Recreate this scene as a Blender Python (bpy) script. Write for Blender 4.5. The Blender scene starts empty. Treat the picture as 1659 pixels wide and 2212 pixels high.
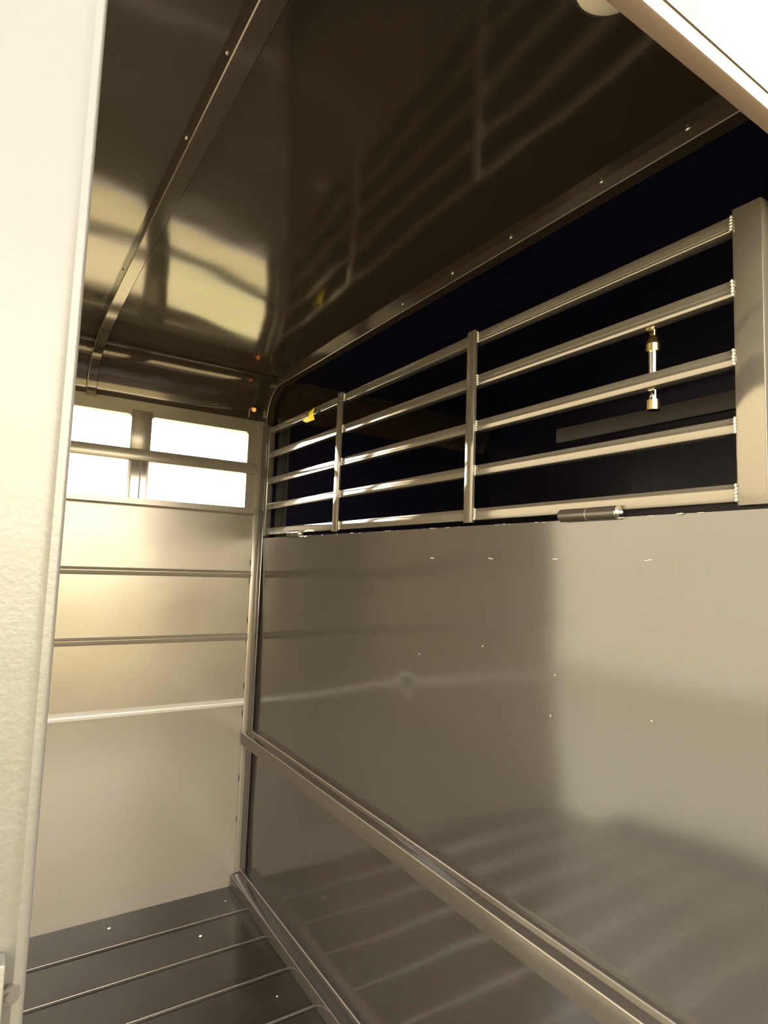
import bpy, bmesh, math, random
from mathutils import Vector, Matrix, noise
random.seed(7)
scene = bpy.context.scene
C = scene.collection

# ---------------------------------------------------------------- camera
yaw, pit, rol = 0.5669, 0.0916, 0.0353
fw = Vector((math.sin(yaw)*math.cos(pit), math.cos(yaw)*math.cos(pit), math.sin(pit)))
rt0 = Vector((math.cos(yaw), -math.sin(yaw), 0)); up0 = rt0.cross(fw)
rt = rt0*math.cos(rol) + up0*math.sin(rol); up = up0*math.cos(rol) - rt0*math.sin(rol)
cd = bpy.data.cameras.new('camera'); cam = bpy.data.objects.new('camera', cd); C.objects.link(cam)
m = Matrix((rt, up, -fw)).transposed().to_4x4(); m.translation = (-0.9388, -2.4701, 1.30)
cam.matrix_world = m
cd.sensor_fit = 'VERTICAL'; cd.sensor_height = 36; cd.lens = 1305.6*36/2212; cd.clip_start = 0.01; cd.clip_end = 300
scene.camera = cam

# ---------------------------------------------------------------- light
SKY = 11.5
w = bpy.data.worlds.new('sky'); scene.world = w; w.use_nodes = True
nt = w.node_tree; bg = nt.nodes['Background']
tc = nt.nodes.new('ShaderNodeTexCoord'); sp = nt.nodes.new('ShaderNodeSeparateXYZ'); rp = nt.nodes.new('ShaderNodeValToRGB')
nt.links.new(tc.outputs['Generated'], sp.inputs[0]); nt.links.new(sp.outputs['Z'], rp.inputs[0]); nt.links.new(rp.outputs[0], bg.inputs[0])
rp.color_ramp.elements[0].position = 0.0; rp.color_ramp.elements[0].color = (0.80, 0.72, 0.55, 1)
rp.color_ramp.elements[1].position = 0.5; rp.color_ramp.elements[1].color = (0.42, 0.42, 0.42, 1)
e = rp.color_ramp.elements.new(0.12); e.color = (1.0, 0.94, 0.82, 1)
e = rp.color_ramp.elements.new(0.25); e.color = (0.75, 0.73, 0.68, 1)
bg.inputs[1].default_value = SKY
scene.view_settings.view_transform = 'Standard'; scene.view_settings.look = 'None'
scene.view_settings.gamma = 1; scene.view_settings.exposure = 0.75; scene.view_settings.use_curve_mapping = False

# ---------------------------------------------------------------- materials
def mat(name, col, rough=0.3, metal=0.0, wave=0.0, wscale=2.5, grain=0.0, gscale=600, spec=0.5, coat=0.0, var=0.0, vscale=6, dust=None, ior=1.5):
    M = bpy.data.materials.new(name); M.use_nodes = True
    n = M.node_tree; b = n.nodes['Principled BSDF']; L = n.links
    b.inputs['Base Color'].default_value = (*col, 1); b.inputs['Roughness'].default_value = rough
    b.inputs['Metallic'].default_value = metal; b.inputs['Specular IOR Level'].default_value = spec
    b.inputs['IOR'].default_value = ior
    b.inputs['Coat Weight'].default_value = coat; b.inputs['Coat Roughness'].default_value = 0.05
    t = n.nodes.new('ShaderNodeTexCoord')
    prev = None
    for (d, s, det) in ((wave, wscale, 1.5), (grain, gscale, 2)):
        if d > 0:
            nz = n.nodes.new('ShaderNodeTexNoise'); nz.inputs['Scale'].default_value = s; nz.inputs['Detail'].default_value = det
            L.new(t.outputs['Object'], nz.inputs['Vector'])
            bp = n.nodes.new('ShaderNodeBump'); bp.inputs['Distance'].default_value = d; bp.inputs['Strength'].default_value = 1.0
            L.new(nz.outputs[0], bp.inputs['Height'])
            if prev: L.new(prev.outputs[0], bp.inputs['Normal'])
            prev = bp
    if prev: L.new(prev.outputs[0], b.inputs['Normal'])
    if var > 0:
        nz = n.nodes.new('ShaderNodeTexNoise'); nz.inputs['Scale'].default_value = vscale; nz.inputs['Detail'].default_value = 2
        L.new(t.outputs['Object'], nz.inputs['Vector'])
        mr = n.nodes.new('ShaderNodeMapRange'); mr.inputs[1].default_value = 0.35; mr.inputs[2].default_value = 0.7
        L.new(nz.outputs[0], mr.inputs[0])
        mx = n.nodes.new('ShaderNodeMix'); mx.data_type = 'RGBA'
        d2 = dust or tuple(min(1, c*(1+var)) for c in col)
        mx.inputs[6].default_value = (*col, 1); mx.inputs[7].default_value = (*d2, 1)
        L.new(mr.outputs[0], mx.inputs[0]); L.new(mx.outputs[2], b.inputs['Base Color'])
        mr2 = n.nodes.new('ShaderNodeMapRange'); mr2.inputs[1].default_value = 0.35; mr2.inputs[2].default_value = 0.7
        mr2.inputs[3].default_value = rough; mr2.inputs[4].default_value = min(1, rough+var*0.3)
        L.new(nz.outputs[0], mr2.inputs[0]); L.new(mr2.outputs[0], b.inputs['Roughness'])
    return M
PAINT = (0.080, 0.067, 0.051)
M_wall = mat('taupe_paint_wall', (0.235, 0.198, 0.148), 0.22, 0.30, 0.005, 2.6, 0.00002, 500, spec=0.6)
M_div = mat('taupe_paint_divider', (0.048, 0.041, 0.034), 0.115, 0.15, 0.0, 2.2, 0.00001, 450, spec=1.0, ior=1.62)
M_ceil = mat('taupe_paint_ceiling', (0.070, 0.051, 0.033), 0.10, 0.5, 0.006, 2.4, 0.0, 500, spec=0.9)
M_steel = mat('taupe_paint_steel', PAINT, 0.14, 0.3, 0.0005, 12, 0.00001, 700, spec=0.6)
M_gate = mat('taupe_paint_gate', (0.17, 0.148, 0.112), 0.09, 0.5, 0.0004, 6, 0.0, 700, spec=1.0)
M_floor = mat('dark_floor_paint', (0.022, 0.018, 0.013), 0.17, 0.1, 0.001, 5, 0.0, 60, spec=0.6, var=0.25, vscale=2.5, dust=(0.052, 0.047, 0.036))
M_dark = mat('compartment_shade_paint', (0.008, 0.006, 0.020), 0.3, 0.0, 0.004, 2, 0)  # shade of the unlit compartment put into a near-black colour
M_out = mat('exterior_paint', (0.098, 0.089, 0.070), 0.35, 0.3, 0.0006, 20, 0.00015, 350)
M_metal = mat('bare_steel', (0.78, 0.74, 0.66), 0.22, 1.0, 0.0, 1, 0.0005, 200)
M_chrome = mat('chrome', (0.85, 0.85, 0.82), 0.08, 1.0)
M_brass = mat('brass', (0.80, 0.62, 0.28), 0.25, 1.0)
M_weld = mat('bright_weld', (0.75, 0.70, 0.55), 0.3, 0.8, 0.002, 90)
M_yellow = mat('yellow_tape', (0.95, 0.72, 0.01), 0.5)
M_lens = mat('cream_lamp_lens', (0.85, 0.75, 0.55), 0.3)
M_wire = mat('grey_wire', (0.3, 0.2, 0.16), 0.4)
M_chip = mat('pale_chips', (0.75, 0.72, 0.62), 0.6)
M_gravel = mat('pale_gravel', (0.36, 0.33, 0.24), 0.9, 0, 0.02, 20, spec=0.1)
M_bow_edge = mat('bow_edge_paint', (0.17, 0.14, 0.10), 0.25, 0.4)
M_header = mat('lit_header_paint', (0.30, 0.215, 0.15), 0.4, 0.1)  # same taupe paint, light from the ground put into a paler colour
M_rib = mat('rib_sky_sheen_paint', (0.45, 0.40, 0.33), 0.25, 0.2)  # sky reflected on the lowest rib, put into a paler colour
M_matt = mat('matt_dark_paint', (0.03, 0.025, 0.02), 0.6)
M_bounce = mat('pale_bounce_cladding', (0.63, 0.56, 0.44), 0.8, spec=0.2)  # surface of the added reflector building
M_edge = mat('edge_highlight_paint', (0.30, 0.26, 0.21), 0.3, 0.5)  # highlight along the rail edges painted in as a paler colour
M_black = mat('black_gap', (0.01, 0.01, 0.01), 0.7)
M_field = mat('dry_grass_field', (0.52, 0.42, 0.23), 0.9, 0, 0.02, 8, var=0.3, vscale=1.0, dust=(0.45, 0.42, 0.18), spec=0.1)
M_lot = mat('dark_asphalt', (0.065, 0.058, 0.048), 0.9, 0, 0.01, 30, spec=0.1)
M_amber = bpy.data.materials.new('lit_amber'); M_amber.use_nodes = True
_b = M_amber.node_tree.nodes['Principled BSDF']; _b.inputs['Base Color'].default_value = (1, .2, .02, 1)
_b.inputs['Emission Color'].default_value = (1, .22, .03, 1); _b.inputs['Emission Strength'].default_value = 0.9

# ---------------------------------------------------------------- helpers
def bm_box(bm, x0, x1, y0, y1, z0, z1, bev=0.0, seg=2):
    r = bmesh.ops.create_cube(bm, size=1.0)
    vs = r['verts']
    for v in vs:
        v.co = Vector((x0+(v.co.x+.5)*(x1-x0), y0+(v.co.y+.5)*(y1-y0), z0+(v.co.z+.5)*(z1-z0)))
    if bev:
        es = list({e for v in vs for e in v.link_edges})
        bmesh.ops.bevel(bm, geom=es, offset=bev, segments=seg, affect='EDGES', profile=0.5)
def bm_tube(bm, p0, p1, r, seg=20, r2=None):
    p0, p1 = Vector(p0), Vector(p1); d = p1-p0
    q = d.to_track_quat('Z', 'Y').to_matrix().to_4x4(); q.translation = (p0+p1)/2
    bmesh.ops.create_cone(bm, cap_ends=True, segments=seg, radius1=r, radius2=r if r2 is None else r2, depth=d.length, matrix=q)
def bm_blob(bm, p, r, sc=(1, 1, 1), mi=1):
    n0 = set(bm.faces)
    res = bmesh.ops.create_icosphere(bm, subdivisions=2, radius=r)
    for v in res['verts']:
        k = 1 + 0.3*noise.noise(v.co*200+Vector(p)*7)
        v.co = Vector((v.co.x*sc[0]*k, v.co.y*sc[1]*k, v.co.z*sc[2]*k)) + Vector(p)
    for f_ in set(bm.faces)-n0: f_.material_index = mi
def bm_sweep(bm, prof, a, b, axis='y', cap=True):
    """profile [(u,v)] closed, extruded from a to b along axis"""
    def P(u, v, t):
        return Vector((u, t, v)) if axis == 'y' else (Vector((t, u, v)) if axis == 'x' else Vector((u, v, t)))
    A = [bm.verts.new(P(u, v, a)) for u, v in prof]; B = [bm.verts.new(P(u, v, b)) for u, v in prof]
    n = len(prof)
    for i in range(n): bm.faces.new((A[i], A[(i+1) % n], B[(i+1) % n], B[i]))
    if cap: bm.faces.new(A[::-1]); bm.faces.new(B)
def obj(name, bm, material, parent=None, smooth=True, at=None, extra=None):
    bmesh.ops.recalc_face_normals(bm, faces=bm.faces)
    me = bpy.data.meshes.new(name)
    if at is not None:
        bmesh.ops.translate(bm, verts=bm.verts, vec=-Vector(at))
    bm.to_mesh(me); bm.free()
    me.materials.append(material); me.materials.append(extra or M_weld)
    o = bpy.data.objects.new(name, me); C.objects.link(o)
    if at is not None: o.location = at
    if parent: o.parent = parent; o.matrix_parent_inverse = Matrix.Translation(-Vector(parent.location))
    if smooth:
        for p in me.polygons: p.use_smooth = True
        me.set_sharp_from_angle(angle=math.radians(32))
    return o
def boxobj(name, material, dims, parent=None, bev=0.002, at=None):
    bm = bmesh.new(); bm_box(bm, *dims, bev=bev); return obj(name, bm, material, parent, at=at)
def tag(o, label, cat, group=None, kind=None):
    o['label'] = label; o['category'] = cat
    if group: o['group'] = group
    if kind: o['kind'] = kind
    return o
def struct(o): o['kind'] = 'structure'; return o
def thing(name, loc, label, cat, group=None):
    o = bpy.data.objects.new(name, None); o.empty_display_size = .05; C.objects.link(o); o.location = loc
    return tag(o, label, cat, group)

# ---------------------------------------------------------------- setting
XL, XR, YF = -1.8, 1.30, -2.107      # left wall, right wall of far compartment, front opening plane
XD = 0.0                              # divider face
# ground outside, unseen; gravel pad added for its pale reflection in the divider
bm = bmesh.new(); bm_box(bm, -40, 40, -45, 40, -0.56, -0.46); struct(obj('ground', bm, M_field, smooth=False))
bm = bmesh.new(); bm_box(bm, -3.2, 9, -6.5, 0.5, -0.46, -0.45); struct(obj('ground_lot', bm, M_lot, smooth=False))
bm = bmesh.new(); bm_box(bm, -9, -3.2, -9, 12, -0.46, -0.45); bm_box(bm, -3.2, -1.1, 0.5, 3.5, -0.46, -0.45); struct(obj('ground_gravel_bounce', bm, M_gravel, smooth=False))
# floor: planks with raised ribs, running left-right
bm = bmesh.new()
prof = [(0.0, -0.05)]
ys = [-0.193*k for k in range(0, 12)]
prof = [(0.03, -0.04), (0.03, 0.0)]
for k in range(1, 12):
    y = -0.193*k
    if y < YF: break
    prof += [(y+0.006, 0.0), (y+0.004, 0.0035), (y+0.001, 0.005), (y-0.002, 0.005), (y-0.0045, 0.003), (y-0.005, -0.003), (y-0.008, -0.003), (y-0.009, 0.0)]
prof += [(YF-0.03, 0.0), (YF-0.03, -0.04)]
bm_sweep(bm, prof, XL, XR, axis='x')
bm.verts.ensure_lookup_table()
for f_ in bm.faces:
    if len(f_.verts) == 4 and sum(v.co.z for v in f_.verts)/4 > 0.0005: f_.material_index = 1
struct(obj('floor', bm, M_floor, extra=M_metal))

# back wall: sheet with window openings, built from a filled 2D outline
def rrect(x0, x1, z0, z1, r, seg=5):
    pts = []
    for cx, cz, a0 in ((x1-r, z1-r, 0), (x0+r, z1-r, 90), (x0+r, z0+r, 180), (x1-r, z0+r, 270)):
        for i in range(seg+1):
            a = math.radians(a0+90*i/seg); pts.append((cx+r*math.cos(a), cz+r*math.sin(a)))
    return pts
def sheet_xz(name, outer, holes, y, th, material):
    cu = bpy.data.curves.new(name, 'CURVE'); cu.dimensions = '2D'; cu.fill_mode = 'BOTH'; cu.extrude = th/2
    for pts in [outer]+holes:
        s = cu.splines.new('POLY'); s.points.add(len(pts)-1); s.use_cyclic_u = True
        for i, (a, b) in enumerate(pts): s.points[i].co = (a, b, 0, 1)
    t = bpy.data.objects.new(name, cu)
    C.objects.link(t); dg = bpy.context.evaluated_depsgraph_get(); dg.update()
    me = bpy.data.meshes.new_from_object(t.evaluated_get(dg)); me.name = name
    bpy.data.objects.remove(t); bpy.data.curves.remove(cu)
    me.transform(Matrix(((1, 0, 0, 0), (0, 0, -1, y), (0, 1, 0, 0), (0, 0, 0, 1))))
    me.materials.clear(); me.materials.append(material)
    o = bpy.data.objects.new(name, me); C.objects.link(o); return o
W0, W1 = 1.520, 1.858
wins = [(-0.4624, -0.068), (-0.86, -0.538)]
outer = [(XL, 0), (XR, 0), (XR, 1.912), (XL, 1.912)]
struct(sheet_xz('wall_back', outer, [rrect(a, b, W0, W1, 0.014) for a, b in wins], 0.015, 0.03, M_wall))

# cove: curved strip from wall top (y=0,z=1.912) into the ceiling
def cove_z(x):
    return 2.068
def sheet_z(x, y):
    w_ = min(1, max(0, -x/0.68)); w_ = w_*w_*(3-2*w_)
    tab = [(-2.2, 2.052), (-1.75, 2.066), (-1.37, 2.078), (-1.1, 2.086), (-0.7, 2.097), (-0.45, 2.098), (-0.25, 2.085), (-0.16, 2.072)]
    for (a, za), (b, zb) in zip(tab, tab[1:]):
        if a <= y <= b: z = za+(zb-za)*(y-a)/(b-a); break
    else: z = tab[0][1] if y < -2.2 else tab[-1][1]
    return 2.068*(1-w_)+z*w_
def roof_section(x, n=14):
    """points (y,z) from wall top to ceiling edge"""
    R = 0.155; pts = [(0.0, 1.912)]
    for i in range(n+1):
        a = math.pi/2*i/n
        pts.append((-R+R*math.cos(a), 1.912+(2.068-1.912)*math.sin(a)))
    return pts
bm = bmesh.new()
nx = 40; rows = []
for i in range(nx+1):
    x = XL+(XR-XL)*i/nx
    rows.append([bm.verts.new((x, y, z)) for y, z in roof_section(x)])
for i in range(nx):
    for j in range(len(rows[0])-1): bm.faces.new((rows[i][j], rows[i][j+1], rows[i+1][j+1], rows[i+1][j]))
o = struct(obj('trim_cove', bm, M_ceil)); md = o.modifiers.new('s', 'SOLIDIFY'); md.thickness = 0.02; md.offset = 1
bm = bmesh.new(); rows = []
ny = 60; nx = 60
for i in range(nx+1):
    x = XL+(0.0-XL)*i/40 if i <= 40 else XR*(i-40)/20
    rows.append([bm.verts.new((x, -0.155+(YF-0.03+0.155)*j/ny, sheet_z(x, -0.155+(YF-0.03+0.155)*j/ny))) for j in range(ny+1)])
for i in range(nx):
    for j in range(ny):
        f_ = bm.faces.new((rows[i][j], rows[i][j+1], rows[i+1][j+1], rows[i+1][j]))
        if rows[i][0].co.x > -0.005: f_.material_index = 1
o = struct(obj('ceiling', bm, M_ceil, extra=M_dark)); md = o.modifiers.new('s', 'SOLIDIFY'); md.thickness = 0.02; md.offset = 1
# which way is out: make sure thickness goes up
for nm in ('ceiling', 'trim_cove'):
    me = bpy.data.objects[nm].data
    if sum(p.normal.z for p in me.polygons) < 0: me.flip_normals()

# unseen left end, opened to light the divider; posts and a header frame it
bm = bmesh.new()
bm_box(bm, XL-0.03, XL, YF-0.03, -1.98, -0.04, 2.12); bm_box(bm, XL-0.03, XL, -0.004, 0.03, -0.04, 2.12); bm_box(bm, XL-0.03, XL, -1.98, -0.004, 1.93, 2.12)
struct(obj('wall_left', bm, M_wall, smooth=False))
# unseen pale building, added beyond the left end as a reflector for the divider
bm = bmesh.new(); bm_box(bm, -9.0, -8.6, -16, 12, -0.46, 5.5)
for k in range(70): bm_box(bm, -8.6, -8.57, -15.9+0.4*k, -15.85+0.4*k, -0.46, 5.5)
struct(obj('wall_bounce', bm, M_bounce, smooth=False))
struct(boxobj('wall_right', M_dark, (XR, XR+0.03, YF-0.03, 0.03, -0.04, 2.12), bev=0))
# added sheet over the back wall, coloured with the far compartment's shade
struct(boxobj('trim_shade', M_dark, (0.03, XR, -0.012, -0.002, 0.0, 1.93), bev=0))
# front wall left of the opening, with rolled edge
bm = bmesh.new()
pr = [(-0.9110, YF-0.004), (-0.9110, YF-0.016)]
for i in range(7):
    a = math.radians(0-90*i/6); pr.append((-0.9165+0.0055*math.cos(a), YF-0.0185+0.0055*math.sin(a)))
pr += [(-0.919, YF-0.0225), (-0.922, YF-0.0225), (XL-0.03, YF-0.0225), (XL-0.03, YF), (-0.913, YF)]
bm_sweep(bm, pr, -0.04, 2.3, axis='z')
struct(obj('wall_front', bm, M_out))
# closed door of the far compartment
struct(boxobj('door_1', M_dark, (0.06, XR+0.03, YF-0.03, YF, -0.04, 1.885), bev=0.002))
# header over the opening
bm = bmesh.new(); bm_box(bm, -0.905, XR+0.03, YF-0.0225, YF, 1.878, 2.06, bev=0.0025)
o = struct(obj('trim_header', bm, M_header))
bm = bmesh.new(); bm_box(bm, -0.905, XR+0.03, YF-0.0240, YF-0.0225, 1.8975, 2.3, bev=0.002)
struct(obj('trim_fascia', bm, M_out))

# ---------------------------------------------------------------- back-wall pieces
# slat across the windows
t = boxobj('window_slat', M_wall, (-1.2, -0.030, -0.022, -0.001, 1.676, 1.722), bev=0.004)
tag(t, 'flat horizontal bar crossing the middle of the windows in the back wall', 'bar')
bm = bmesh.new(); bm_sweep(bm, [(-0.001, 1.502), (-0.022, 1.502), (-0.030, 1.508), (-0.030, 1.530), (-0.001, 1.530)], -1.2, -0.031, axis='x')
t = obj('window_sill_bar', bm, M_wall); tag(t, 'protruding sill bar along the bottom edge of the windows', 'bar')
# window mullion: upper plate and lower channel
t = thing('window_post', (-0.50, 0, 1.52), 'upright post between the two window openings of the back wall', 'post')
boxobj('upper_plate', M_wall, (-0.538, -0.4624, -0.006, -0.0005, 1.722, 1.876), t, bev=0.002)
bm = bmesh.new(); bm_sweep(bm, [(-0.528, -0.001), (-0.528, -0.010), (-0.497, -0.010), (-0.494, -0.016), (-0.486, -0.016), (-0.483, -0.004), (-0.470, -0.004), (-0.470, -0.001)], 1.531, 1.675, axis='z')
obj('lower_channel', bm, M_gate, t)
# ribs
rib_lab = {1.251: 'uppermost slim rib running across the back wall under the sill bar',
           0.992: 'middle slim rib running across the back wall',
           0.727: 'lowest slim rib on the back wall with a bright upper face'}
for z, lab in rib_lab.items():
    bm = bmesh.new()
    h = 0.0145
    pr = [(-0.0005, z-h), (-0.006, z-h+0.001), (-0.012, z-0.005), (-0.013, z-0.001), (-0.0075, z+0.001), (-0.0075, z+0.004), (-0.011, z+0.007), (-0.007, z+h-0.001), (-0.0005, z+h)] if z > .9 else \
         [(-0.0005, z-h), (-0.010, z-h+0.001), (-0.013, z-0.002), (-0.012, z+0.002), (-0.004, z+h), (-0.0005, z+h)]
    bm_sweep(bm, pr, XL+.002, -0.026, axis='x')
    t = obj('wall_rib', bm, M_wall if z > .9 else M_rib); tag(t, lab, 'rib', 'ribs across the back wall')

# ---------------------------------------------------------------- divider
div = thing('partition', (0, -1.05, 0), 'solid lower partition sheet on the right with a rail across it', 'partition')
def sheet_x(y, z):
    """front face of the sheet: gently buckled metal"""
    tab = [(-0.1, 0.012), (0.3, 0.011), (0.7, 0.010), (1.0, 0.009), (1.2, 0.0065), (1.3, 0.0038), (1.37, 0.001), (1.405, 0.0)]
    for (a, xa), (b, xb) in zip(tab, tab[1:]):
        if a <= z <= b+1e-6: x = xa+(xb-xa)*(z-a)/(b-a); break
    f = min(1, (1.405-z)/0.15)*min(1, max(0, (y+2.12)/0.1))
    x += f*0.006*noise.noise(Vector((y*1.5+4, z*1.7, 0)))+f*0.0010*noise.noise(Vector((y*4, z*4, 3)))
    x += 0.0013*math.exp(-((y+1.13)**2+(z-0.985)**2)/0.0011)
    return x
bm = bmesh.new(); NY, NZ = 150, 110; g = []
for i in range(NY+1):
    y = -2.10+2.08*i/NY
    g.append([bm.verts.new((sheet_x(y, 1.405*j/NZ), y, 1.405*j/NZ)) for j in range(NZ+1)])
for i in range(NY):
    for j in range(NZ): bm.faces.new((g[i][j], g[i+1][j], g[i+1][j+1], g[i][j+1]))
per = [g[i][0] for i in range(NY+1)]+[g[NY][j] for j in range(1, NZ+1)]+[g[i][NZ] for i in range(NY-1, -1, -1)]+[g[0][j] for j in range(NZ-1, 0, -1)]
bk = [bm.verts.new((0.03, v.co.y, v.co.z)) for v in per]
for i in range(len(per)): bm.faces.new((per[i], per[(i+1) % len(per)], bk[(i+1) % len(per)], bk[i]))
bm.faces.new(bk)
for y in (-1.225, -1.442, -1.629, -1.834):
    for dy in (0, -0.007): bm_blob(bm, (sheet_x(y, 1.329), y+dy, 1.329+random.uniform(-.001, .001)), 0.0028, (0.3, 1.2, 0.5))
for y, z in ((-1.63, 1.10), (-1.42, 1.13), (-1.62, 1.02), (-1.84, 1.06), (-1.18, 1.08)): bm_blob(bm, (sheet_x(y, z), y, z), 0.002, (0.3, 1, 0.8))
for k in range(34):
    y = random.uniform(-2.0, -0.3); bm_blob(bm, (-0.0003, y, 1.4045+random.uniform(-.001, .001)), random.uniform(.0012, .0028), (0.5, 2.6, 0.4))
bm_blob(bm, (-0.002, -1.90, 1.4045), 0.004, (0.7, 2.0, 0.5))
obj('panel_sheet', bm, M_div, div)
bm = bmesh.new(); bm_box(bm, -0.005, 0.0, -0.058, -0.006, 0.062, 1.895, bev=0.0015); ca = struct(obj('trim_1', bm, M_div))
bm = bmesh.new(); bm_box(bm, -0.027, 0.0, -0.006, -0.0008, 0.052, 1.895, bev=0.0015)
for z in (1.30, 1.225, 1.06, 0.98, 0.79, 0.68, 0.42, 0.26):
    n0 = set(bm.faces); bm_box(bm, -0.0295, -0.0272, -0.0045, -0.0009, z-0.012, z+0.012)
    for f_ in set(bm.faces)-n0: f_.material_index = 1
fl = struct(obj('trim_2', bm, M_wall, extra=M_black))
def angled(name, prof, y0, y1, bright):
    bm = bmesh.new(); bm_sweep(bm, prof, y0, y1, axis='y'); bm.faces.ensure_lookup_table()
    for i in bright: bm.faces[i].material_index = 1
    return obj(name, bm, M_steel if name == 'kick_rail' else M_div, div, extra=M_edge)
angled('kick_rail', [(0.012, 0.556), (-0.029, 0.556), (-0.031, 0.558), (-0.031, 0.603), (-0.0303, 0.6045), (-0.029, 0.605), (-0.006, 0.607), (-0.004, 0.616), (-0.002, 0.618), (0.012, 0.619)], -2.10, -0.008, (3, 4, 7))
angled('base_channel', [(0.018, 0.0), (-0.040, 0.0), (-0.042, 0.002), (-0.042, 0.045), (-0.0413, 0.0463), (-0.040, 0.047), (-0.005, 0.049), (-0.004, 0.058), (-0.002, 0.060), (0.018, 0.061)], -2.10, -0.004, (3, 7))

# ---------------------------------------------------------------- gate with bars
gate = thing('divider_gate', (0, -1.05, 1.418), 'barred grille gate hinged above the solid partition', 'gate')
bars = [(1.418, 1.446), (1.524, 1.549), (1.631, 1.657), (1.742, 1.769), (1.849, 1.875)]
GX0, GX1 = 0.0, 0.025
TILT = 0.025
pp = [(-0.070, -0.040), (-0.722, -0.690), (-1.391, -1.361), (-2.034, -1.990)]
for (z0, z1) in bars:
    bm = bmesh.new()
    bm_box(bm, GX0+0.001, GX1-0.001, pp[3][1], pp[0][0], z0, z1, bev=0.0025)
    for v in bm.verts: v.co.x -= (v.co.z-(z0+z1)/2)*TILT
    for (y0, y1) in pp[1:]:
        for k in range(5):
            y = y1+0.001 if y0 < -1.9 else y0-0.001
            bm_blob(bm, (GX0-0.0005+random.uniform(-.001, .001), y, z0+(z1-z0)*(k+.5)/5), 0.0032, (0.9, 0.8, 1.1))
    obj('bar', bm, M_gate, gate)
for k, (y0, y1) in enumerate(pp):
    mid = 0 < k < 3
    boxobj('post', M_gate, (-0.0085 if mid else GX0, GX0-0.0002 if mid else GX1, y0, y1, 1.412, 1.880 if k != 3 else 1.884), gate, bev=0.0016)

# hinges
def hinge(y0, y1, label):
    t = thing('barrel_hinge', (-0.012, (y0+y1)/2, 1.413), label, 'hinge', 'barrel hinges between gate and partition')
    r = 0.0125; ym = (y0+y1)/2; xc, zc = -0.009, 1.413
    for a, b in ((y0, ym-0.001), (ym+0.001, y1)):
        bm = bmesh.new(); bm_tube(bm, (xc, a, zc), (xc, b, zc), r, 28); obj('knuckle', bm, M_steel, t)
    bm = bmesh.new(); bm_tube(bm, (xc, ym-0.0012, zc), (xc, ym+0.0012, zc), r*0.98, 24); obj('washer', bm, M_weld, t)
    bm = bmesh.new(); bm_tube(bm, (xc, y0-0.004, zc), (xc, y1+0.003, zc), r*0.55, 20); bm_tube(bm, (xc, y0-0.0015, zc), (xc, y0, zc), r*1.0, 24)
    bm_blob(bm, (xc, y0-0.006, zc), 0.004)
    obj('hinge_pin', bm, M_metal, t)
    bm = bmesh.new()
    for k in range(8): bm_blob(bm, (-0.001, ym-0.03+0.008*k+random.uniform(-.002, .002), 1.4245), 0.0028, (0.6, 1.3, 0.7))
    obj('weld_bead', bm, M_weld, t)
hinge(-1.788, -1.660, 'barrel hinge with bright pin end, nearer the camera on the right')
hinge(-0.447, -0.345, 'small barrel hinge near the back corner below the gate')

# yellow tape
def ribbon(pts, wid, nrm=(0, 0, 1)):
    bm = bmesh.new()
    vs = []
    for (p, hw) in pts:
        p = Vector(p); vs.append((bm.verts.new(p-Vector(nrm)*hw[0]), bm.verts.new(p+Vector(nrm)*hw[1])))
    for a, b in zip(vs, vs[1:]): bm.faces.new((a[0], b[0], b[1], a[1]))
    return bm
bm = bmesh.new()
outl = [(-0.425, 1.846), (-0.428, 1.835), (-0.447, 1.826), (-0.470, 1.822), (-0.520, 1.823), (-0.512, 1.845), (-0.520, 1.868), (-0.498, 1.864), (-0.478, 1.856), (-0.464, 1.840), (-0.445, 1.838)]
c0 = bm.verts.new((-0.012, -0.475, 1.840)); vv = []
for i, (y, z) in enumerate(outl): vv.append(bm.verts.new((-0.004-0.010*abs(math.sin(i*1.7)), y, z)))
for i in range(len(vv)): bm.faces.new((c0, vv[i], vv[(i+1) % len(vv)]))
t = obj('yellow_tape', bm, M_yellow); md = t.modifiers.new('s', 'SOLIDIFY'); md.thickness = 0.0008
tag(t, 'scrap of bright yellow tape stuck on the top bar of the gate', 'tape')

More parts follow.
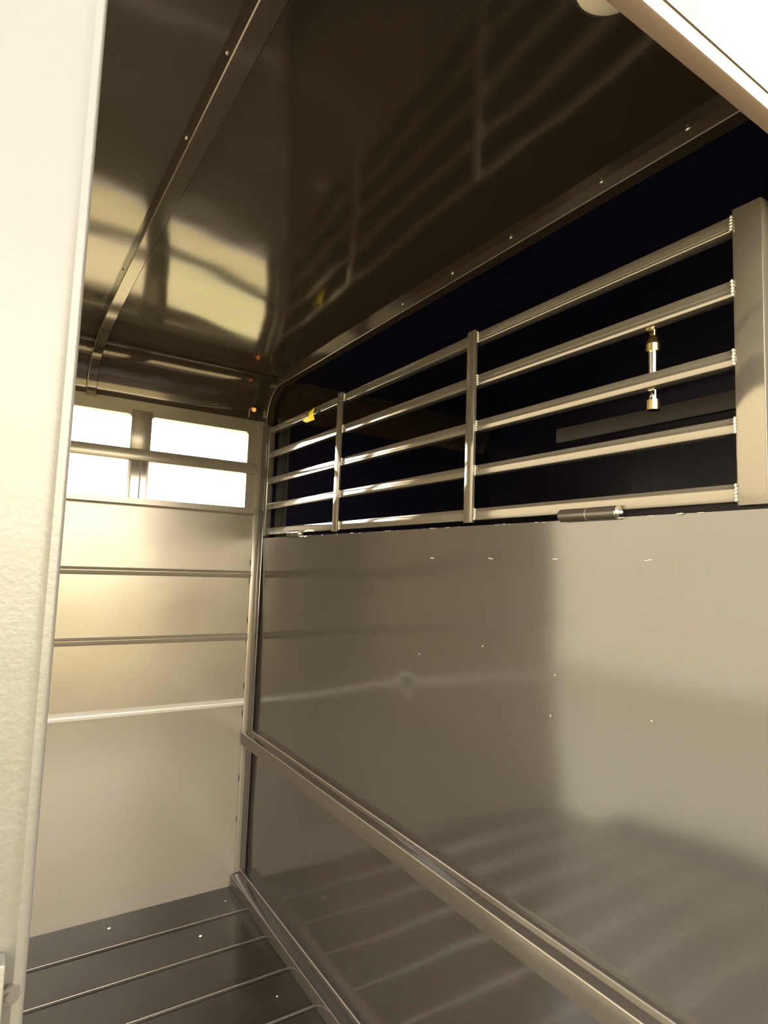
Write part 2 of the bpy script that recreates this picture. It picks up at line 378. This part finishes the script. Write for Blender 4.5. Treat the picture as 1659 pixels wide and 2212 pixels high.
# ---------------------------------------------------------------- roof bows
def bow(name, x0, x1, label, depth=0.026, y_end=YF, cap_y=None):
    bm = bmesh.new()
    # follow the roof section, then the ceiling
    path = []
    R = 0.155
    path.append((0.0, 1.90)); 
    for i in range(15):
        a = math.pi/2*i/14; path.append((-R+R*math.cos(a), 1.912+(2.068-1.912)*math.sin(a)))
    for j in range(1, 61):
        y = -R+(y_end+R)*j/60
        path.append((y, sheet_z((x0+x1)/2, y)))
    inner = []
    for k, (y, z) in enumerate(path):
        a = path[max(0, k-1)]; b = path[min(len(path)-1, k+1)]
        t_ = Vector((b[0]-a[0], b[1]-a[1])).normalized(); nrm = Vector((-t_.y, t_.x))
        if nrm.dot(Vector((-0.6-y, 1.5-z))) < 0: nrm = -nrm
        inner.append((y+nrm.x*depth, z+nrm.y*depth))
    rings = []
    c = 0.0018
    for (yo, zo), (yi, zi) in zip(path, inner):
        dy, dz = (yi-yo)/depth, (zi-zo)/depth
        rings.append([bm.verts.new(v) for v in ((x0, yo, zo), (x0, yi-dy*c, zi-dz*c), (x0+c, yi, zi), (x1-c, yi, zi), (x1, yi-dy*c, zi-dz*c), (x1, yo, zo))])
    for a, b in zip(rings, rings[1:]):
        for i in range(6):
            f_ = bm.faces.new((a[i], a[(i+1) % 6], b[(i+1) % 6], b[i]))
            if i == 1: f_.material_index = 2
    bm.faces.new(rings[0]); bm.faces.new(rings[-1][::-1])
    for y in ((-1.614, -1.378, -0.707) if x0 < -0.5 else (-1.92, -1.745, -1.497, -1.286, -1.057)):
        bm_blob(bm, (x0-0.0003, y, sheet_z(x0, y)-0.003), 0.0026, (0.7, 1.8, 0.9))
    o = obj(name, bm, M_ceil); o.data.materials.append(M_bow_edge); tag(o, label, 'roof bow', 'roof bows under the ceiling')
bow('roof_bow', -0.704, -0.670, 'roof bow at left crossing the ceiling and bending down behind the windows')
bow('roof_bow', 0.0, 0.033, 'roof bow directly above the barred divider')

# ---------------------------------------------------------------- lamps and small items
t = thing('dome_light', (-0.345, -2.03, 2.06), 'round cream dome light on the ceiling beside the header', 'light')
bm = bmesh.new(); bm_tube(bm, (-0.345, -2.03, 2.040), (-0.345, -2.03, 2.052), 0.052, 40, 0.056); obj('rim', bm, M_steel, t)
bm = bmesh.new(); r = bmesh.ops.create_uvsphere(bm, u_segments=32, v_segments=16, radius=0.048)
for v in r['verts']: v.co = Vector((v.co.x-0.345, v.co.y-2.03, v.co.z*0.3+2.041))
obj('lens', bm, M_lens, t)

t = thing('marker_lamp', (-0.064, -0.03, 1.952), 'tiny glowing amber marker lamp with a wire near the back corner', 'lamp')
bm = bmesh.new(); r = bmesh.ops.create_uvsphere(bm, u_segments=16, v_segments=10, radius=0.009)
for v in r['verts']: v.co += Vector((-0.064, -0.040, 1.948))
obj('bulb', bm, M_amber, t)
bm = bmesh.new(); pts = [(-0.064, -0.034, 1.952), (-0.075, -0.040, 1.955), (-0.082, -0.036, 1.945), (-0.080, -0.026, 1.930), (-0.076, -0.014, 1.920)]
for a, b in zip(pts, pts[1:]): bm_tube(bm, a, b, 0.0022, 10)
obj('wire', bm, M_wire, t)
bm = bmesh.new(); bm_tube(bm, (-0.064, -0.012, 1.954), (-0.064, -0.036, 1.950), 0.011, 16); obj('grommet', bm, M_black, t)

RY = -1.826
t = thing('latch_rod', (0.040, -1.826, 1.60), 'short shiny upright metal rod with brass collars behind the gate bars', 'rod')
bm = bmesh.new(); bm_tube(bm, (0.040, RY, 1.618), (0.040, RY, 1.722), 0.0085, 24); obj('tube', bm, M_chrome, t)
bm = bmesh.new(); bm_tube(bm, (0.040, RY, 1.708), (0.040, RY, 1.722), 0.0125, 24); bm_tube(bm, (0.040, RY, 1.722), (0.040, RY, 1.738), 0.0125, 24, 0.007); bm_tube(bm, (0.040, RY, 1.738), (0.040, RY, 1.755), 0.006, 16); obj('collar', bm, M_brass, t)
bm = bmesh.new(); bm_tube(bm, (0.040, RY, 1.600), (0.040, RY, 1.618), 0.0115, 24); obj('lower_ring', bm, M_brass, t)
bm = bmesh.new(); bm_box(bm, 0.49, 0.51, -2.10, -1.2, 1.70, 1.745, bev=0.003)
t = obj('dark_rail', bm, M_matt); tag(t, 'dark horizontal rail inside the unlit compartment behind the gate', 'rail')
bm = bmesh.new(); bm_sweep(bm, [(0.05, -0.03), (0.10, -0.03), (0.10, -0.055), (0.09, -0.055), (0.085, -0.04), (0.065, -0.04), (0.06, -0.055), (0.05, -0.055)], 0.0, 1.93, axis='z')
t = obj('dark_post', bm, M_matt); tag(t, 'dim upright channel behind the far end of the gate', 'post')

# latch bracket at the outer left edge
t = thing('latch_bracket', (-0.93, YF-0.03, 1.08), 'small metal latch bracket on the pale front wall at the lower left', 'latch')
bm = bmesh.new(); bm_box(bm, -0.935, -0.9205, YF-0.034, YF-0.0226, 0.98, 1.118, bev=0.0015)
obj('plate', bm, M_out, t)
bm = bmesh.new(); bm_tube(bm, (-0.9175, YF-0.0226, 1.099), (-0.9175, YF-0.026, 1.099), 0.0042, 16); bm_tube(bm, (-0.9175, YF-0.026, 1.099), (-0.9175, YF-0.027, 1.099), 0.002, 10)
obj('screw', bm, M_steel, t)

# chips of paint on the floor
for k, (x, y) in enumerate([(-0.236, -0.273), (-0.09, -0.10), (-0.12, -0.68), (-0.50, -0.075)]):
    bm = bmesh.new(); bmesh.ops.create_icosphere(bm, subdivisions=1, radius=0.006 if k in (0, 3) else 0.003)
    for v in bm.verts: v.co = Vector((v.co.x*(1+.5*noise.noise(v.co*900)), v.co.y, v.co.z*0.3+0.001)) + Vector((x, y, 0.0008))
    t = obj('paint_chip', bm, M_chip, at=(x, y, 0), smooth=False)
    tag(t, ['largest pale chip lying on the floor between wall and first rib', 'tiny pale chip on the floor by the back corner', 'tiny pale chip on the floor beside the base channel', 'pale chip lying on the floor against the back wall'][k], 'chip', 'pale chips on the floor')
